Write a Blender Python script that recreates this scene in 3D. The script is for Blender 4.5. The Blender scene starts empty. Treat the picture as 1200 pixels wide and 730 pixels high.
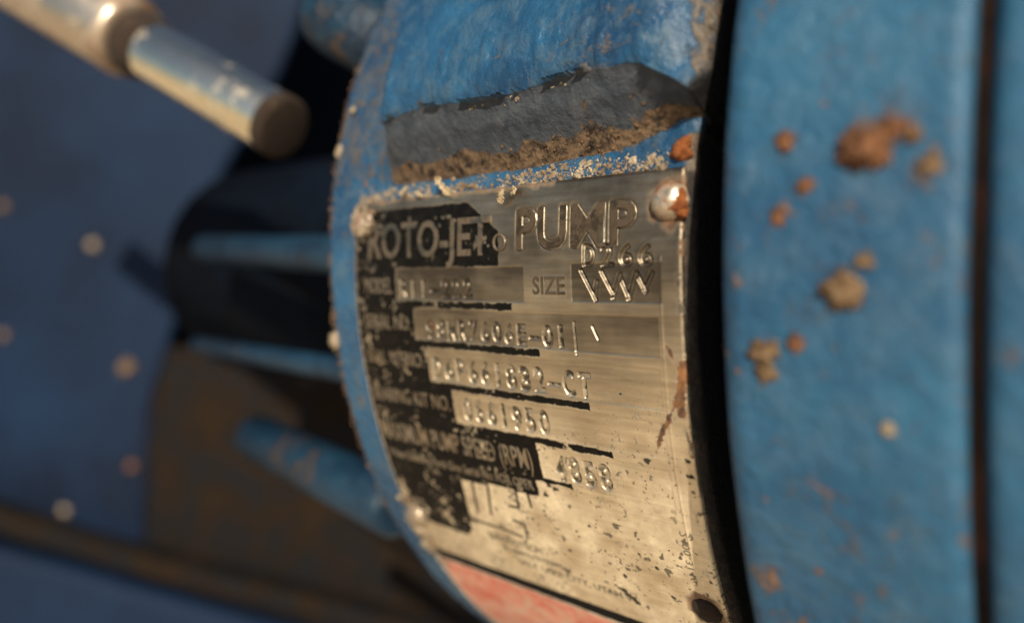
import bpy, bmesh, math, random
import numpy as np
from mathutils import Vector, Matrix, noise as mnoise

sc = bpy.context.scene
C = sc.collection
MM = 0.001
rng = np.random.default_rng(7)
random.seed(7)

# ------------------------------------------------------------------ camera
CAM_POS = Vector((171.907, -276.408, -0.300)) * MM
RIGHT = Vector((0.7279283, 0.6854685, -0.0159175))
FWD = Vector((-0.6851085, 0.7262287, -0.0567290))
UP = Vector((-0.0273262, 0.0521998, 0.9982627))
FPX = 900.0
cam_d = bpy.data.cameras.new('camera')
cam = bpy.data.objects.new('camera', cam_d)
C.objects.link(cam)
cam.matrix_world = Matrix(((RIGHT.x, UP.x, -FWD.x, CAM_POS.x),
                           (RIGHT.y, UP.y, -FWD.y, CAM_POS.y),
                           (RIGHT.z, UP.z, -FWD.z, CAM_POS.z), (0, 0, 0, 1)))
cam_d.sensor_width = 36.0
cam_d.lens = 36.0 * FPX / 1200.0
cam_d.clip_start = 0.005
cam_d.clip_end = 500.0
cam_d.dof.use_dof = True
cam_d.dof.focus_distance = 0.155
cam_d.dof.aperture_fstop = 27.0 / 5.6
cam_d.dof.aperture_blades = 7
sc.camera = cam

# ------------------------------------------------------------------ sky and sun
SUN_DIR = Vector((0.62, -0.64, 0.50)).normalized()      # towards the sun
world = bpy.data.worlds.new("World"); sc.world = world
world.use_nodes = True
wn = world.node_tree
bg = wn.nodes['Background']
sky = wn.nodes.new('ShaderNodeTexSky'); sky.sky_type = 'NISHITA'; sky.sun_disc = False
sky.sun_elevation = math.asin(SUN_DIR.z)
sky.sun_rotation = math.atan2(SUN_DIR.x, SUN_DIR.y)
wn.links.new(sky.outputs[0], bg.inputs[0])
bg.inputs[1].default_value = 0.07
sun_d = bpy.data.lights.new('sun', 'SUN'); sun_d.energy = 5.0; sun_d.angle = math.radians(0.55)
sun_d.color = (1.0, 0.87, 0.68)
sun = bpy.data.objects.new('sun', sun_d); C.objects.link(sun)
sun.rotation_euler = (-SUN_DIR).to_track_quat('-Z', 'Y').to_euler()
vs = sc.view_settings
vs.view_transform = 'Standard'; vs.look = 'None'; vs.gamma = 1.0; vs.use_curve_mapping = False
vs.exposure = 0.5

# ------------------------------------------------------------------ geometry of the drum
R = 155.76
PHI0 = 0.1121504
def phi_of(s): return PHI0 - s / R
def P(u, s, h=0.0):
    a = phi_of(s)
    return Vector((u, -(R + h) * math.cos(a), (R + h) * math.sin(a))) * MM
def P_arr(u, s, h):
    a = PHI0 - s / R
    return np.stack([u, -(R + h) * np.cos(a), (R + h) * np.sin(a)], -1) * MM
def at(px, py, d):
    """world point seen at photo pixel (1200 x 730) at d millimetres along the view"""
    return CAM_POS + (FWD + RIGHT * ((px - 600) / FPX) - UP * ((py - 365) / FPX)) * d * MM
def sstep(a, b, x):
    t = np.clip((x - a) / (b - a), 0, 1)
    return t * t * (3 - 2 * t)

def vnoise(x, y, scale, seed=0):
    """smooth value noise on arrays, about -1..1 (very large grids are sampled every third point)"""
    if np.ndim(x) == 2 and min(np.shape(x)) > 1500:
        a = vnoise(x[1::3, 1::3], y[1::3, 1::3], scale, seed)
        a = np.repeat(np.repeat(a, 3, 0), 3, 1)[:x.shape[0], :x.shape[1]]
        return np.pad(a, ((0, x.shape[0] - a.shape[0]), (0, x.shape[1] - a.shape[1])), mode='edge')
    g = np.random.default_rng(seed).random((256, 256)) * 2 - 1
    X = np.asarray(x) / scale + 1000.3; Y = np.asarray(y) / scale + 1000.7
    xi = np.floor(X).astype(int); yi = np.floor(Y).astype(int)
    fx = X - xi; fy = Y - yi
    fx = fx * fx * (3 - 2 * fx); fy = fy * fy * (3 - 2 * fy)
    a = g[xi % 256, yi % 256]; b = g[(xi + 1) % 256, yi % 256]
    c = g[xi % 256, (yi + 1) % 256]; d = g[(xi + 1) % 256, (yi + 1) % 256]
    return (a * (1 - fx) + b * fx) * (1 - fy) + (c * (1 - fx) + d * fx) * fy
def fnoise(x, y, scale, seed=0, octs=4):
    if np.ndim(x) == 2 and min(np.shape(x)) > 1500:
        a = fnoise(x[1::3, 1::3], y[1::3, 1::3], scale, seed, octs)
        a = np.repeat(np.repeat(a, 3, 0), 3, 1)[:x.shape[0], :x.shape[1]]
        return np.pad(a, ((0, x.shape[0] - a.shape[0]), (0, x.shape[1] - a.shape[1])), mode='edge')
    o = 0; amp = 1.0; tot = 0
    for k in range(octs):
        o = o + amp * vnoise(x, y, scale / 2 ** k, seed + k * 17); tot += amp; amp *= .55
    return o / tot

# ------------------------------------------------------------------ materials
def new_mat(name):
    m = bpy.data.materials.new(name); m.use_nodes = True
    nt = m.node_tree
    return m, nt, nt.nodes['Principled BSDF']
class N:
    """tiny node helper"""
    def __init__(s, nt):
        s.nt = nt
        s.co = nt.nodes.new('ShaderNodeTexCoord').outputs['Object']
    def link(s, a, b): s.nt.links.new(a, b)
    def noise(s, scale, detail=5, rough=.6, stretch=None, dist=0, off=(0, 0, 0)):
        mp = s.nt.nodes.new('ShaderNodeMapping'); s.link(s.co, mp.inputs[0])
        mp.inputs['Location'].default_value = off
        if stretch: mp.inputs['Scale'].default_value = stretch
        t = s.nt.nodes.new('ShaderNodeTexNoise'); s.link(mp.outputs[0], t.inputs['Vector'])
        t.inputs['Scale'].default_value = scale; t.inputs['Detail'].default_value = detail
        t.inputs['Roughness'].default_value = rough; t.inputs['Distortion'].default_value = dist
        return t.outputs['Fac']
    def voronoi(s, scale, feature='F1', rand=1.0):
        t = s.nt.nodes.new('ShaderNodeTexVoronoi'); s.link(s.co, t.inputs['Vector'])
        t.inputs['Scale'].default_value = scale; t.feature = feature
        t.inputs['Randomness'].default_value = rand
        return t.outputs['Distance']
    def ramp(s, fac, stops):
        r = s.nt.nodes.new('ShaderNodeValToRGB'); s.link(fac, r.inputs[0])
        e = r.color_ramp.elements
        while len(e) < len(stops): e.new(.5)
        for el, (p, c) in zip(e, stops):
            el.position = p
            el.color = (c, c, c, 1) if isinstance(c, (int, float)) else (*c, 1)
        return r.outputs[0]
    def mix(s, fac, a, b, mode='MIX'):
        m = s.nt.nodes.new('ShaderNodeMix'); m.data_type = 'RGBA'; m.blend_type = mode
        for v, i in ((fac, 0), (a, 6), (b, 7)):
            if isinstance(v, (int, float)): m.inputs[i].default_value = v if i == 0 else (v, v, v, 1)
            elif isinstance(v, tuple): m.inputs[i].default_value = (*v, 1)
            else: s.link(v, m.inputs[i])
        return m.outputs[2]
    def math(s, op, a, b=0.0, clamp=False):
        m = s.nt.nodes.new('ShaderNodeMath'); m.operation = op; m.use_clamp = clamp
        for i, v in enumerate((a, b)):
            if isinstance(v, (int, float)): m.inputs[i].default_value = v
            else: s.link(v, m.inputs[i])
        return m.outputs[0]
    def attr(s, name):
        a = s.nt.nodes.new('ShaderNodeAttribute'); a.attribute_name = name
        return a.outputs['Fac']
    def bump(s, height, dist, strength=1.0, normal=None):
        b = s.nt.nodes.new('ShaderNodeBump'); s.link(height, b.inputs['Height'])
        b.inputs['Distance'].default_value = dist; b.inputs['Strength'].default_value = strength
        if normal is not None: s.link(normal, b.inputs['Normal'])
        return b.outputs[0]

def blue_paint(name, base=(.025, .135, .33), dark=(.012, .07, .19), dirt=.35, grime=(.13, .085, .045), rough=.38,
               dirt_attr=False, dirt_scale=260., fade=(.10, .22, .36), bump=1.0, spec=.28, bigs=38):
    m, nt, b = new_mat(name); n = N(nt)
    big = n.noise(38, 4, .6); mid = n.noise(170, 6, .65, dist=.6); fine = n.noise(900, 4, .7)
    col = n.mix(n.ramp(n.noise(bigs, 4, .6), [(.35, 0), (.68, 1)]), dark, base)
    col = n.mix(n.ramp(mid, [(.46, 0), (.70, .6)]), col, fade)
    dm = n.noise(dirt_scale, 8, .72, dist=.9, off=(.3, .1, .7))
    region = n.noise(26, 3, .5, off=(.05, .4, .2))
    dmask = n.ramp(n.math('ADD', dm, n.math('MULTIPLY', n.math('SUBTRACT', region, .5), .55)),
                   [(.60 - dirt * .12, 0), (.70 - dirt * .1, 1)])
    if dirt_attr:
        a = n.attr('dirt')
        dmask = n.math('MAXIMUM', n.math('MULTIPLY', dmask, .8),
                       n.ramp(n.math('ADD', a, n.math('MULTIPLY', n.math('SUBTRACT', dm, .5), 1.5)), [(.4, 0), (.62, 1)]))
    gcol = n.mix(n.ramp(fine, [(.35, 0), (.65, 1)]), tuple(c * .5 for c in grime), tuple(min(1, c * 1.7) for c in grime))
    if dirt_attr:
        gcol = n.mix(n.attr('dust'), gcol, n.mix(n.ramp(mid, [(.3, 0), (.7, 1)]), (.018, .026, .038), (.058, .066, .078)))
        rm = n.ramp(n.math('ADD', n.attr('rustm'), n.math('MULTIPLY', n.math('SUBTRACT', dm, .5), 2.2)), [(.45, 0), (.62, 1)])
        gcol = n.mix(rm, gcol, n.mix(n.ramp(n.noise(420, 6, .75, off=(.9, .2, .6)), [(.40, 0), (.60, 1)]), (.010, .007, .006), (.15, .10, .06)))
        dmask = n.math('MAXIMUM', dmask, rm)
    col = n.mix(dmask, col, gcol)
    if dirt_attr: col = n.mix(n.attr('soot'), col, (.006, .006, .007))  # blackens the groove side to paint in shade
    n.link(col, b.inputs['Base Color'])
    rr = n.math('ADD', n.math('MULTIPLY', dmask, .5), n.math('ADD', n.math('MULTIPLY', mid, .18), n.math('MULTIPLY', fine, .14)), True)
    n.link(n.math('ADD', rr, rough - .15, True), b.inputs['Roughness'])
    b.inputs['Specular IOR Level'].default_value = spec
    cast = n.noise(330, 5, .6)
    h1 = n.bump(n.math('ADD', cast, n.math('MULTIPLY', mid, .6)), .0012 * bump, .7)
    h2 = n.bump(n.math('ADD', fine, n.math('MULTIPLY', dmask, 1.2)), .00035, .6, h1)
    n.link(h2, b.inputs['Normal'])
    return m

def metal(name, col=(.55, .5, .42), rough=.3, dirt=.3, brown=(.10, .055, .025), bump=.0002, scale=300.):
    m, nt, b = new_mat(name); n = N(nt)
    a = n.noise(scale, 7, .7, dist=.5); g = n.noise(scale * .25, 4, .6, off=(.2, .5, .1))
    mask = n.ramp(n.math('ADD', n.math('MULTIPLY', a, .5), n.math('MULTIPLY', g, .5)), [(.58 - dirt * .2, 0), (.68 - dirt * .15, 1)])
    n.link(n.mix(mask, n.mix(a, tuple(c * .75 for c in col), col), brown), b.inputs['Base Color'])
    n.link(n.math('SUBTRACT', 1.0, n.math('MULTIPLY', mask, .85)), b.inputs['Metallic'])
    n.link(n.math('ADD', n.math('MULTIPLY', mask, .45), n.math('ADD', rough - .08, n.math('MULTIPLY', g, .16)), True), b.inputs['Roughness'])
    n.link(n.bump(a, bump, .6), b.inputs['Normal'])
    return m

def earthy(name, c1, c2, rough=.95, scale=500., c3=None, spec=.25):
    m, nt, b = new_mat(name); n = N(nt)
    a = n.noise(scale, 8, .75, dist=.4)
    col = n.mix(n.ramp(a, [(.32, 0), (.68, 1)]), c1, c2)
    if c3: col = n.mix(n.ramp(n.noise(scale * .35, 4, .6, off=(.7, .3, .2)), [(.5, 0), (.62, 1)]), col, c3)
    n.link(col, b.inputs['Base Color'])
    b.inputs['Roughness'].default_value = rough; b.inputs['Specular IOR Level'].default_value = spec
    n.link(n.bump(a, .0008, .8), b.inputs['Normal'])
    return m

M = {}
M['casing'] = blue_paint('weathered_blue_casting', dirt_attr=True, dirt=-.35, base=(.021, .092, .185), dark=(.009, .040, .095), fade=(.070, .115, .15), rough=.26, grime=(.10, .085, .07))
M['flange'] = blue_paint('blue_flange_paint', base=(.024, .098, .180), dark=(.013, .058, .122), dirt=-.1, dirt_attr=True, rough=.42,
                         dirt_scale=330, fade=(.050, .105, .165), grime=(.13, .075, .045))
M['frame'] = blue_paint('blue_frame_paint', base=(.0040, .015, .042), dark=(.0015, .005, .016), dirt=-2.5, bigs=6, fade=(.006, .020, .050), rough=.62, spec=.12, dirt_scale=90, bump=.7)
M['bar'] = blue_paint('grimy_blue_bar_paint', base=(.007, .028, .055), dark=(.004, .013, .028), fade=(.015, .05, .085), dirt=-.1, rough=.30, dirt_scale=120, grime=(.05, .03, .016))
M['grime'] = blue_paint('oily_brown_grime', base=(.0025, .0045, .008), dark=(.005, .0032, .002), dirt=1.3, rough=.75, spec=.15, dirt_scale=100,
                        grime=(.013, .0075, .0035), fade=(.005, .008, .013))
M['dark'] = blue_paint('dark_sooty_paint', base=(.003, .006, .013), dark=(.0015, .003, .006), dirt=.0, rough=.8, spec=.04, grime=(.012, .008, .005), fade=(.004, .008, .016))  # near-black colour stands for the shade in the groove and the gap
M['rod'] = metal('polished_rod_steel', (.92, .82, .62), .24, .06, bump=.00008, scale=180)
M['sleeve'] = metal('stained_sleeve_steel', (.62, .53, .42), .36, .62, (.16, .09, .045), bump=.0002, scale=120)
M['collar'] = metal('brown_stained_collar', (.12, .085, .055), .6, 1.5, (.022, .013, .008))
M['rivet'] = metal('rivet_steel', (.66, .58, .46), .30, .75, (.16, .065, .025), scale=420)
M['rust'] = earthy('orange_rust', (.10, .03, .01), (.30, .10, .03), scale=700)
M['clay'] = earthy('dry_tan_mud', (.06, .036, .020), (.27, .18, .10), scale=450, c3=(.05, .025, .012))
M['rustmud'] = earthy('rusty_orange_mud', (.06, .028, .015), (.27, .125, .06), scale=450, c3=(.05, .022, .012))
M['crust'] = earthy('pale_grit', (.09, .065, .04), (.44, .36, .26), scale=420, c3=(.16, .11, .07))
M['straw'] = earthy('pale_straw_chaff', (.20, .14, .07), (.66, .54, .36), .8, 700)
M['browngrit'] = earthy('brown_grit', (.06, .035, .018), (.22, .13, .07), scale=900)
M['black'] = earthy('black_rubber_seal', (.008, .008, .008), (.012, .010, .009), .8, 700, spec=.08)  # black of the sticker border and the painted plate shadow
M['gasket'] = earthy('brown_gasket', (.006, .005, .005), (.028, .015, .010), .8, 260, c3=(.045, .018, .010), spec=.1)
M['inkline'] = earthy('black_print', (.008, .008, .008), (.02, .018, .015), .45, 900)

# sticker
m, nt, b = new_mat('faded_red_sticker'); n = N(nt); M['sticker'] = m
a = n.noise(120, 6, .65, dist=.5); f = n.noise(700, 4, .7)
col = n.mix(n.ramp(a, [(.38, 0), (.62, 1)]), (.48, .060, .035), (.60, .30, .22))
col = n.mix(n.ramp(n.noise(210, 6, .7, off=(.3, .8, .1)), [(.48, 0), (.64, .8)]), col, (.48, .36, .26))
n.link(col, b.inputs['Base Color']); b.inputs['Roughness'].default_value = .45
n.link(n.bump(f, .0002, .5), b.inputs['Normal'])
m, nt, b = new_mat('off_white_border'); n = N(nt); M['white'] = m
n.link(n.mix(n.ramp(n.noise(300, 6, .7), [(.4, 0), (.65, 1)]), (.62, .58, .50), (.30, .24, .17)), b.inputs['Base Color'])
b.inputs['Roughness'].default_value = .5

# nameplate: etched metal with black enamel and painted stamp shade held by the attribute "ink_shade" (enamel worn off where the bare metal shows)
def plate_material():
    m, nt, b = new_mat('etched_nameplate_metal'); n = N(nt)
    brush = n.noise(520, 5, .6, stretch=(.10, 1.6, 1.6))
    spots = n.noise(420, 7, .72, dist=.4)
    blot = n.noise(70, 4, .6)
    metal_c = n.mix(n.ramp(brush, [(.3, 0), (.7, 1)]), (.58, .475, .335), (.86, .745, .55))
    metal_c = n.mix(n.ramp(blot, [(.4, 0), (.7, .35)]), metal_c, (.40, .33, .25))
    tar = n.math('MULTIPLY', n.attr('tarnish'), 1.0, True)
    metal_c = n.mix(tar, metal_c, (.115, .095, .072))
    ink = n.attr('ink')
    inkc = n.mix(n.ramp(spots, [(.5, 0), (.75, 1)]), (.004, .0038, .0035), (.014, .011, .008))
    rust = n.attr('rust')
    rustc = n.mix(n.ramp(spots, [(.35, 0), (.65, 1)]), (.022, .013, .009), (.21, .095, .035))
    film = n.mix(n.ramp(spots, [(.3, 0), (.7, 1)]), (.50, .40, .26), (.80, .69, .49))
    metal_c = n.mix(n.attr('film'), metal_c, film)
    col = n.mix(ink, metal_c, inkc)
    col = n.mix(rust, col, rustc)
    n.link(col, b.inputs['Base Color'])
    nonmetal = n.math('MAXIMUM', n.math('MAXIMUM', ink, rust), n.math('MULTIPLY', n.attr('film'), .8))
    n.link(n.math('SUBTRACT', .5, n.math('MULTIPLY', ink, .42)), b.inputs['Specular IOR Level'])
    n.link(n.math('SUBTRACT', 1.0, nonmetal, True), b.inputs['Metallic'])
    rgh = n.math('ADD', n.math('MULTIPLY', spots, .22), n.math('ADD', .24, n.math('MULTIPLY', tar, .10)))
    n.link(n.mix(rust, n.mix(ink, rgh, .42), .85), b.inputs['Roughness'])
    h = n.bump(brush, .00012, .55)
    n.link(n.bump(spots, .00018, .5, h), b.inputs['Normal'])
    return m
M['plate'] = plate_material()
M['dull'] = metal('dull_brown_lettering', (.14, .105, .07), .45, .6, (.05, .035, .022), bump=.0002, scale=420)
M['letter'] = metal('worn_bare_lettering', (.44, .37, .28), .36, .5, (.05, .035, .02), bump=.0001, scale=500)
M['title'] = metal('worn_title_lettering', (.25, .205, .15), .36, .6, (.06, .04, .025), bump=.00015, scale=420)

# ------------------------------------------------------------------ object helpers
def link_mesh(name, verts, faces, mat, parent=None, smooth=True, attrs=None):
    me = bpy.data.meshes.new(name)
    me.from_pydata([tuple(v) for v in verts] if not isinstance(verts, np.ndarray) else verts.tolist(), [],
                   faces if not isinstance(faces, np.ndarray) else faces.tolist())
    if attrs:
        for k, v in attrs.items():
            at_ = me.attributes.new(k, 'FLOAT', 'POINT'); at_.data.foreach_set('value', np.asarray(v, np.float32).ravel())
    if smooth: me.polygons.foreach_set('use_smooth', [True] * len(me.polygons))
    me.materials.append(M[mat]); me.update()
    o = bpy.data.objects.new(name, me); C.objects.link(o)
    if parent: o.parent = parent
    return o
def bm_obj(name, bm, mat, parent=None, smooth=True):
    bmesh.ops.recalc_face_normals(bm, faces=bm.faces)
    me = bpy.data.meshes.new(name); bm.to_mesh(me); bm.free()
    if smooth: me.polygons.foreach_set('use_smooth', [True] * len(me.polygons))
    me.materials.append(M[mat])
    o = bpy.data.objects.new(name, me); C.objects.link(o)
    if parent: o.parent = parent
    return o
def grid_faces(nr, nc, close=False):
    i = np.arange(nr - 1)[:, None]; j = np.arange(nc - 1)[None, :]
    a = i * nc + j
    return np.stack([a, a + 1, a + nc + 1, a + nc], -1).reshape(-1, 4)
def empty(name, loc=(0, 0, 0)):
    o = bpy.data.objects.new(name, None); C.objects.link(o); o.location = loc; return o
def tag(o, label, cat, group=None, kind=None):
    if label: o['label'] = label
    if cat: o['category'] = cat
    if group: o['group'] = group
    if kind: o['kind'] = kind
    return o
def frame_of(axis):
    z = Vector(axis).normalized()
    x = z.cross(Vector((0, 0, 1)) if abs(z.z) < .9 else Vector((1, 0, 0))).normalized()
    y = z.cross(x)
    return x, y, z
def lathe(bm, p0, p1, prof, seg=48, wob=0, seed=0):
    """prof: (t along the axis in mm from p0, radius in mm)"""
    x, y, z = frame_of(p1 - p0)
    rings = []
    for t, r in prof:
        ring = []
        for k in range(seg):
            a = 2 * math.pi * k / seg
            rr = r * (1 + wob * mnoise.noise(Vector((math.cos(a) * 2, math.sin(a) * 2, t * .1 + seed))))
            ring.append(bm.verts.new(p0 + z * t * MM + (x * math.cos(a) + y * math.sin(a)) * rr * MM))
        rings.append(ring)
    for A, B in zip(rings, rings[1:]):
        for k in range(seg): bm.faces.new((A[k], A[(k + 1) % seg], B[(k + 1) % seg], B[k]))
    bm.faces.new(rings[0][::-1]); bm.faces.new(rings[-1])

def clump_bm(bm, ctr, nrm, r, seed, flat=.55, sub=3, rough=.45, lobes=1):
    x, y, z = frame_of(nrm); rs = random.Random(seed)
    for L_ in range(lobes):
        off = Vector((0, 0, 0)) if L_ == 0 else (x * rs.uniform(-1, 1) + y * rs.uniform(-1, 1)) * r * .8 * MM
        rr = r * (1 if L_ == 0 else rs.uniform(.45, .7))
        ret = bmesh.ops.create_icosphere(bm, subdivisions=sub, radius=1)
        for v in ret['verts']:
            c = v.co.copy()
            k_ = 1 + rough * mnoise.noise(c * 1.4 + Vector((seed * 3.1, L_ * 7.7, 0))) + rough * .55 * mnoise.noise(c * 3.7 + Vector((seed, 0, L_)))
            c = c * (k_ + rough * .35 * mnoise.noise(c * 8.5 + Vector((0, seed, L_)))) * rr * MM
            v.co = ctr + off + x * c.x + y * c.y + z * c.z * flat
def revolve_x(name, prof, mat, parent, seg=360, jitter=0.0, seed=1, a0=-math.pi, a1=math.pi):
    """ring round the drum's axis. prof: (u, r) in mm"""
    pr = np.array(prof); a = np.linspace(a0, a1, seg + 1)
    U = np.repeat(pr[None, :, 0], seg + 1, 0); Rr = np.repeat(pr[None, :, 1], seg + 1, 0)
    A = np.repeat(a[:, None], len(pr), 1)
    if jitter:
        Rr = Rr + jitter * fnoise(U, A * 150, 14, seed, 4)
        if a0 == -math.pi: Rr[-1] = Rr[0]
    V = np.stack([U, -Rr * np.cos(A), Rr * np.sin(A)], -1).reshape(-1, 3) * MM
    return link_mesh(name, V, grid_faces(seg + 1, len(pr)), mat, parent)

# ------------------------------------------------------------------ ground
gx, gy = np.meshgrid(np.concatenate([[-60, -20, -8, -4], np.linspace(-2.5, 2.5, 60), [4, 8, 20, 60]]),
                     np.concatenate([[-60, -20, -8, -4], np.linspace(-2.5, 2.5, 60), [4, 8, 20, 60]]), indexing='ij')
gz = -.62 + .012 * fnoise(gx, gy, .5, 3)
m, nt, b = new_mat('dry_sandy_ground'); n = N(nt); M['ground'] = m
n.link(n.mix(n.ramp(n.noise(9, 8, .7), [(.3, 0), (.7, 1)]), (.52, .41, .28), (.74, .61, .44)), b.inputs['Base Color'])
b.inputs['Roughness'].default_value = .95
n.link(n.bump(n.noise(60, 8, .7), .02, .6), b.inputs['Normal'])
g = link_mesh('ground', np.stack([gx, gy, gz], -1).reshape(-1, 3), grid_faces(68, 68)[:, ::-1], 'ground')
g['kind'] = 'structure'

# ------------------------------------------------------------------ pump casing
pump = empty('pump', (0.05, -0.0, -0.3))
tag(pump, 'weathered blue pump with a metal nameplate riveted to its curved casing', 'pump')
bpy.context.view_layer.update()
def adopt(o, parent=pump):
    o.parent = parent
    o.matrix_parent_inverse = parent.matrix_world.inverted()
    return o

def s_top(u): return np.interp(u, [8, 22, 33, 58, 73, 84, 94, 101, 104, 108], [-16.5, -17, -18.2, -16.2, -17.2, -17.8, -16.6, -12.8, -10.5, -9.2])
def s_bot(u): return np.interp(u, [8, 16, 35, 68, 85, 91, 98.5, 103, 108], [-3.2, -3.2, -3.0, -3.4, -4.2, -5.6, -8.4, -8.4, -8.4])
def u_right(s): return np.interp(s, [-30, -16, -11, -4, 200], [105.5, 105.3, 103.5, 101.6, 101.4])
ss = np.concatenate([np.linspace(-330, -75, 90)[:-1], np.linspace(-75, -24, 120)[:-1], np.linspace(-24, 0, 190)[:-1],
                     np.linspace(0, 108, 190)[:-1], np.linspace(108, 160, 70)[:-1], np.linspace(160, 648.6, 110)])
tt = np.concatenate([np.linspace(0, 1, 12)[:-1], np.linspace(1, 2, 14)[:-1], np.linspace(2, 3, 260)[:-1], np.linspace(3, 4, 14)[:-1], np.linspace(4, 5, 12)])
S_, T_ = np.meshgrid(ss, tt, indexing='ij')
UR = u_right(S_)
UL = -15.0 + .35 * fnoise(S_, S_ * 0, 9, 5)
rfl, rfr = 4.5, 2.6
# top u along t 2..3
U = np.zeros_like(S_); H = np.zeros_like(S_)
k = T_ <= 1; U[k] = UL[k]; H[k] = -95 + (95 - .9 - rfl) * T_[k]
k = (T_ > 1) & (T_ <= 2); a = (T_[k] - 1) * math.pi / 2
U[k] = UL[k] + rfl * (1 - np.cos(a)); H[k] = -.9 - rfl + rfl * np.sin(a)
k = (T_ > 2) & (T_ <= 3); U[k] = (UL[k] + rfl) + (T_[k] - 2) * ((UR[k] - rfr) - (UL[k] + rfl)); H[k] = -.9
k = (T_ > 3) & (T_ <= 4); a = (T_[k] - 3) * math.pi / 2
U[k] = UR[k] - rfr + rfr * np.sin(a); H[k] = -.9 - rfr + rfr * np.cos(a)
k = T_ > 4; U[k] = UR[k]; H[k] = -.9 - rfr - (T_[k] - 4) * 11
# raised pad above the nameplate, with the undercut step between them
st = s_top(U) + .30 * fnoise(U, U * 0, 4.2, 11, 2); sb = s_bot(U) + .5 * fnoise(U, U * 0, 6, 13)
t = np.clip((sb - S_) / np.maximum(sb - st, .5), 0, 1)
f = np.where(t < 1, t ** 1.22, 1.0)
dl = np.clip(s_top(U) - S_ + .4 * fnoise(U, S_, 5, 19, 2), 0, 30)
f = f - .17 * np.exp(-(dl / 2.6)) * (dl > 0) * (t >= .999) - .17 * sstep(.6, 1.0, t) * (t < .999)
wallm = sstep(.01, .04, t) * (1 - sstep(.985, 1.0, t))
left = sstep(9, 21.5, U + 1.2 * fnoise(S_, U * 0, 12, 15))
back = 1 - sstep(-95, -130, S_) * 0
front = (T_ >= 1) & (T_ <= 5)
H = H + np.where(front, 10.5 * f * left * (S_ < 0) * (S_ > -300), 0)
skin = (T_ > 1) & (T_ < 4)
H = H - .055 * np.clip(U - 94, 0, 20) ** 2 * sstep(-9, -17, S_)
H = H + np.where(skin, .22 * fnoise(U, S_, 7, 21, 4) + .07 * fnoise(U, S_, 1.3, 22, 3), 0)
H = H + np.where(skin, wallm * left * (.22 * fnoise(U, S_, 4.5, 23, 3)), 0)
# chips along the lip
chip = sstep(.80, .98, t) * (1 - sstep(1.0, 1.02, t)) * (S_ > -30) * left
H = H + chip * .5 * np.clip(vnoise(U, S_ * .4, 2.2, 31), 0, 1)
under_plate = (U > -.5) & (U < 100.3) & (S_ > -.4) & (S_ < 104)
H = np.where(under_plate & skin, np.minimum(H, -1.0), H)
V = P_arr(U, S_, H).reshape(-1, 3)
V = V.reshape(len(ss), len(tt), 3); V[-1] = V[0]; V = V.reshape(-1, 3)
# real dirt lying on the casting: dusty step, browned foot of the step, chipped rims
dust = wallm * left * sstep(.02, .2, t)
dustc = np.maximum(dust, .55 * (U < 13) * sstep(25, -5, S_))
dirt = dust * .95
dirt = np.maximum(dirt, .50 * (1 - sstep(-14.2, -8.5, U)) * (T_ > 1))
dirt = np.maximum(dirt, .46 * (U < 12) * (S_ < 5) * (T_ > 1) * sstep(5, -10, S_))
dirt = np.maximum(dirt, .62 * sstep(99.5, 104, U + 1.5 * fnoise(U, S_, 6, 45)) * (S_ < -3))
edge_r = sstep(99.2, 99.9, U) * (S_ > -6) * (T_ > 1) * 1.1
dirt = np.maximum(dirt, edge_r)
dirt = np.maximum(dirt, .30 * sstep(-6, 6, vnoise(U, S_, 9, 44) * 6))
rustm = wallm * left * (1 - sstep(.20, .46, t + .16 * fnoise(U, S_, 5, 51))) * .9
rustm = np.maximum(rustm, .55 * sstep(101, 106, U) * (S_ < -8))
rustm = np.maximum(rustm, .6 * sstep(99.2, 99.9, U) * (S_ > -6) * (T_ > 1))
rustm = np.maximum(rustm, .8 * np.exp(-((U - 33.5) ** 2 + (S_ + 18.5) ** 2) / 2.2))
rustm = np.maximum(rustm, .62 * np.exp(-((U - 80) ** 2 + (S_ + 12.5) ** 2) / 2.5))
rustm = np.maximum(rustm, .75 * np.exp(-((U - 98.5) ** 2 + (S_ + 3.0) ** 2) / 9))
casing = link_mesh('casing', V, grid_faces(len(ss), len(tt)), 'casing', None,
                   attrs=dict(dirt=dirt, dust=dustc, rustm=rustm, soot=np.maximum(sstep(3.35, 3.8, T_ + .12 * fnoise(U, S_, 4, 57)), .85 * sstep(99.2, 100.2, U + .5 * fnoise(U, S_, 3, 58)) * (S_ > 1) * (T_ > 1))))  # groove wall and right edge blackened, flange shadow painted in
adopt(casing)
# groove floor between the casing and the flange, its shade painted near-black
adopt(revolve_x('groove_seal', [(100, 138), (101, 146), (109, 147), (112, 145.5), (115.6, 146)], 'dark', None, 300, .5, 5))
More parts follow.
